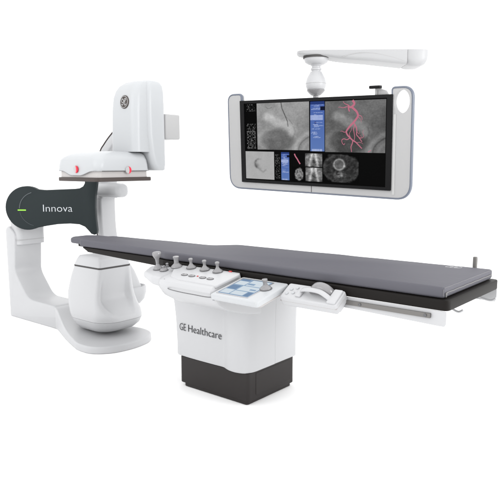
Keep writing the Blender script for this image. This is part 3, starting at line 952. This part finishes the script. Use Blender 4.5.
obj('knob_foot', prism([(0.602, 0.343), (0.66, 0.343), (0.64, 0.375), (0.604, 0.385)], lambda u, v, h: (u, v, h), -0.035, -0.01), M['frame'], kn, world_coords=False)

# --- pictures on the screen: fine grids coloured per vertex
ZS = 0.0075
def picture(name, x0, x1, y0, y1, nx, ny, fn, z=ZS):
    bm = bmesh.new()
    vs = [[bm.verts.new((x0 + (x1 - x0) * i / nx, y0 + (y1 - y0) * j / ny, z)) for i in range(nx + 1)] for j in range(ny + 1)]
    for j in range(ny):
        for i in range(nx):
            bm.faces.new((vs[j][i], vs[j][i + 1], vs[j + 1][i + 1], vs[j + 1][i]))
    o = obj(name, bm, M['scr_image'], SCN, world_coords=False)
    ca = o.data.color_attributes.new('Col', 'FLOAT_COLOR', 'POINT')
    k = 0
    for j in range(ny + 1):
        for i in range(nx + 1):
            c = fn(i / nx, 1 - j / ny)            # u right, v down
            c = (c, c, c) if not isinstance(c, tuple) else c
            ca.data[k].color = (*lin(*[max(0, min(255, q)) for q in c]), 1)
            k += 1
    return o
def fb(u, v, s, seed, oc_=4):
    return noise.fractal(Vector((u * s + seed * 7.3, v * s + seed * 3.1, seed)), 1.0, 2.0, oc_)
def sm(a, b, t):
    t = max(0, min(1, (t - a) / (b - a)))
    return t * t * (3 - 2 * t)
def seg_d(u, v, pts):
    best = 9
    for (a, b), (c, d) in zip(pts[:-1], pts[1:]):
        dx, dy = c - a, d - b
        t = max(0, min(1, ((u - a) * dx + (v - b) * dy) / (dx * dx + dy * dy + 1e-9)))
        best = min(best, math.hypot(u - a - t * dx, (v - b - t * dy)))
    return best
def angio(u, v, dark=0.0, wire=True):
    g = 150 - 12 * v + 18 * fb(u, v, 2.2, 1) + 10 * fb(u, v, 9, 2) + 9 * fb(u, v, 30, 3) + 7 * fb(u, v, 80, 7)
    # soft shadow of the heart with a brighter band along its upper border
    e = math.hypot((u - 0.40) / 0.34, (v - 0.80) / 0.27) + 0.08 * fb(u, v, 4, 8)
    g -= 36 * (1 - sm(0.72, 1.08, e))
    d = seg_d(u, v, [(0.20, 0.30), (0.33, 0.36), (0.46, 0.42), (0.60, 0.48), (0.69, 0.56), (0.67, 0.66)]) + 0.03 * fb(u, v, 5, 9)
    g += 30 * (1 - sm(0.02, 0.13, d))
    d = seg_d(u, v, [(0.72, 0.52), (0.745, 0.62), (0.70, 0.74)])
    g -= 22 * math.exp(-(d / 0.018) ** 2)
    e3 = math.hypot((u - 0.24) / 0.16, (v - 0.30) / 0.14)
    g += 16 * (1 - sm(0.3, 1.2, e3))
    e4 = math.hypot((u - 0.10) / 0.16, (v - 0.78) / 0.2)
    g += 16 * (1 - sm(0.4, 1.2, e4))
    c = math.hypot((u - 1.12) / 0.40, (v - 1.05) / 0.44) + 0.02 * fb(u, v, 6, 12)
    g += 24 * math.exp(-((c - 0.97) / 0.10) ** 2)
    g -= 26 * math.exp(-((c - 0.80) / 0.035) ** 2)
    g += 16 * math.exp(-((c - 0.60) / 0.06) ** 2)
    if wire:
        d = seg_d(u, v, [(0.48, 0.0), (0.50, 0.13), (0.55, 0.26), (0.60, 0.40), (0.61, 0.50)])
        g -= 95 * math.exp(-(d / 0.007) ** 2)
        d = seg_d(u, v, [(0.57, 0.30), (0.63, 0.36), (0.70, 0.46)])
        g -= 34 * math.exp(-(d / 0.006) ** 2)
        d = seg_d(u, v, [(0.18, 0.08), (0.22, 0.12), (0.30, 0.10)])
        g -= 30 * math.exp(-(d / 0.008) ** 2)
    g -= dark * (1 - 0.35 * sm(0.5, 0.9, v))
    return g
picture('xray_picture', -0.531, -0.006, -0.062, 0.318, 170, 125, lambda u, v: angio(u, v))
picture('xray_picture', 0.142, 0.658, -0.072, 0.313, 170, 125, lambda u, v: angio(u, v, 46, False))
def subtraction(u, v):
    g = 172 + 5 * fb(u, v, 4, 4) + 6 * fb(u, v, 30, 5)
    d = abs(math.hypot((u - 0.52) / 0.22, (v - 0.44) / 0.2) - 0.85)
    g -= 95 * math.exp(-(d / 0.16) ** 2) * sm(0.62, 0.36, u) * (0.6 + 0.5 * fb(u, v, 12, 6))
    g -= 45 * math.exp(-(math.hypot(u - 0.40, v - 0.50) / 0.07) ** 2)
    g -= 25 * math.exp(-(seg_d(u, v, [(0.5, 0.66), (0.62, 0.74), (0.7, 0.66)]) / 0.03) ** 2)
    return g
picture('subtraction_picture', -0.664, -0.358, -0.312, -0.079, 64, 48, subtraction)
def menu(seed):
    rnd = random.Random(seed)
    rows = [(rnd.uniform(0.05, 0.3), rnd.uniform(0.4, 0.92), rnd.random() < 0.72) for _ in range(60)]
    def f(u, v):
        t = v
        base = (72 + 20 * t, 98 + 22 * t, 168 + 10 * t)
        if v < 0.06:
            return (38, 58, 118)
        if 0.10 < v < 0.18 and u > 0.70:
            return (14, 20, 46)
        if 0.27 < v < 0.37 and u < 0.9:
            base = (150, 166, 212)
        if v < 0.74:
            k = int(v * 46)
            a, b, on = rows[k % 60]
            if (v * 46) % 1 < 0.55 and on and a < u < b and noise.noise(Vector((u * 34, k * 3.1, v * 90))) > -0.12:
                return (172, 186, 222)
        if 0.40 < v < 0.44 and 0.3 < u < 0.42:
            return (30, 40, 110)
        if v > 0.955 and 0.1 < u < 0.85 and noise.noise(Vector((u * 40, 1, seed))) > -.1:
            return (168, 182, 220)
        return base
    return f
picture('menu_strip', 0.005, 0.136, -0.068, 0.316, 80, 230, menu(3))
picture('menu_strip', -0.285, -0.203, -0.309, -0.080, 52, 140, menu(5))
def readout(seed):
    rnd = random.Random(seed)
    def f(u, v):
        if seed == 1 and 0.16 < v < 0.42:
            return 2
        k = int(v * 30)
        if (v * 30) % 1 > 0.5:
            return 2
        n = (noise.noise(Vector((u * 9, k * 5.7, seed * 2.2))) + 0.8 * noise.noise(Vector((u * 40, v * 120, seed * 2.2))))
        th = 0.30 if v < 0.6 or seed != 1 else 0.12
        return 120 if n > th and 0.08 < u < 0.9 else 2
    return f
picture('readout_strip', -0.652, -0.535, -0.06, 0.312, 60, 210, readout(1))
picture('readout_strip', -0.352, -0.291, -0.30, -0.10, 32, 110, readout(2))
def skull(seed):
    def f(u, v):
        x, y = (u - 0.5) * 2, (v - 0.55) * 2
        r = math.hypot(x / 0.95, y / 1.05)
        g = 140 - 40 * v + 42 * fb(u, v, 5, seed) + 26 * fb(u, v, 14, seed + 1)
        v_ = abs(abs(x) - (0.18 + 0.34 * (v)))
        g += 70 * math.exp(-(v_ / 0.16) ** 2)
        g -= 60 * math.exp(-(math.hypot(x / 0.42, (y - 0.1) / 0.5)) ** 2 * 2)
        g *= 1 - 0.45 * sm(0.9, 1.5, r)
        return g
    return f
picture('scan_picture', -0.046, 0.116, -0.190, -0.086, 44, 30, skull(11))
picture('scan_picture', -0.043, 0.116, -0.308, -0.198, 44, 30, skull(17))
def ct(u, v):
    x, y = (u - 0.55) * 2, (v - 0.5) * 2
    r = math.hypot(x / 0.8, y / 1.0) + 0.15 * fb(u, v, 4, 21)
    g = 120 + 75 * fb(u, v, 7, 22) + 40 * fb(u, v, 18, 23)
    return max(2, g * (1 - sm(0.7, 1.0, r)))
picture('scan_picture', -0.175, -0.050, -0.312, -0.196, 36, 32, ct)
def mri(u, v):
    x, y = (u - 0.50) * 2, (v - 0.5) * 2
    r = math.hypot(x / 1.02, y / 1.05)
    g = 46 + 26 * fb(u, v, 8, 31) + 16 * fb(u, v, 20, 32)
    g += 14 * math.exp(-((r - 0.93) / 0.09) ** 2)
    r += 0.12 * fb(u, v, 5, 36)
    a = math.hypot((u - 0.46) / 0.17, (v - 0.36) / 0.22)
    g += 95 * math.exp(-((a - 0.85) / 0.16) ** 2) + 45 * (1 - sm(0.5, 0.8, a))
    g += 110 * math.exp(-(math.hypot((u - 0.48) / 0.16, (v - 0.74) / 0.10)) ** 2) * (0.6 + 0.9 * fb(u, v, 14, 33))
    g += 70 * math.exp(-(math.hypot((u - 0.62) / 0.05, (v - 0.42) / 0.05)) ** 2)
    return max(3, g * (1 - 0.95 * sm(0.98, 1.1, r)))
picture('scan_picture', 0.124, 0.440, -0.304, -0.089, 80, 54, mri)
# pink vessel tree over the right picture and a small one below
def vessel(pts, r, taper=0.6):
    # picture fractions -> screen metres
    q = [(0.142 + 0.516 * u, 0.313 - 0.385 * v, ZS + 0.003) for u, v in pts]
    b = tube(catmull(q, 6), r * 0.8, 8, taper=taper)
    for vv in b.verts:
        vv.co.z = ZS + 0.0025 + (vv.co.z - ZS - 0.003) * 0.25
    return b
V = [vessel([(0.47, 0.0), (0.50, 0.06), (0.47, 0.11), (0.43, 0.13), (0.40, 0.10), (0.405, 0.16), (0.42, 0.21)], 0.0115, 0.55),
     vessel([(0.45, 0.12), (0.50, 0.17), (0.54, 0.22), (0.56, 0.29), (0.53, 0.36), (0.48, 0.43), (0.43, 0.49), (0.39, 0.55)], 0.0105, 0.85),
     vessel([(0.39, 0.55), (0.37, 0.60), (0.39, 0.66), (0.43, 0.71), (0.48, 0.765), (0.53, 0.80), (0.58, 0.86), (0.63, 0.92)], 0.0085, 0.5),
     vessel([(0.49, 0.42), (0.53, 0.50), (0.545, 0.58), (0.54, 0.65), (0.58, 0.71), (0.63, 0.79)], 0.0062, 0.6),
     vessel([(0.51, 0.46), (0.49, 0.55), (0.50, 0.62), (0.51, 0.70), (0.50, 0.77)], 0.0042, 0.7),
     vessel([(0.38, 0.115), (0.31, 0.135), (0.26, 0.12), (0.23, 0.125)], 0.0042, 0.4),
     vessel([(0.40, 0.085), (0.345, 0.06), (0.32, 0.03), (0.315, 0.01)], 0.0042, 0.4),
     vessel([(0.56, 0.28), (0.61, 0.30), (0.63, 0.345), (0.625, 0.38)], 0.004, 0.4),
     vessel([(0.56, 0.31), (0.60, 0.36), (0.62, 0.42)], 0.0026, 0.5),
     vessel([(0.37, 0.60), (0.33, 0.605), (0.30, 0.585), (0.27, 0.59)], 0.0035, 0.5),
     vessel([(0.43, 0.72), (0.38, 0.75), (0.33, 0.735), (0.295, 0.76), (0.30, 0.81), (0.33, 0.85), (0.345, 0.82)], 0.0042, 0.6),
     vessel([(0.48, 0.765), (0.47, 0.83), (0.45, 0.89), (0.455, 0.94), (0.46, 0.99)], 0.0052, 0.6),
     vessel([(0.44, 0.71), (0.42, 0.64), (0.45, 0.57), (0.46, 0.52)], 0.0028, 0.6),
     vessel([(0.57, 0.70), (0.62, 0.72), (0.66, 0.68), (0.64, 0.62), (0.655, 0.56)], 0.0028, 0.5),
     vessel([(0.545, 0.60), (0.58, 0.64), (0.59, 0.58)], 0.0022, 0.5),
     vessel([(0.59, 0.73), (0.62, 0.70), (0.60, 0.66)], 0.0024, 0.5),
     vessel([(0.54, 0.81), (0.60, 0.80), (0.65, 0.83)], 0.0026, 0.5),
     vessel([(0.73, 0.985), (0.76, 0.965), (0.78, 0.95)], 0.003, 0.8)]
obj('vessel_tree', join(*V), M['scr_pink'], SCN, world_coords=False)
q = [(-0.150, -0.092, ZS), (-0.140, -0.112, ZS), (-0.125, -0.13, ZS), (-0.110, -0.152, ZS), (-0.095, -0.172, ZS)]
obj('vessel_tree', tube(catmull(q, 5), 0.005, 6), M['scr_pink'], SCN, world_coords=False)
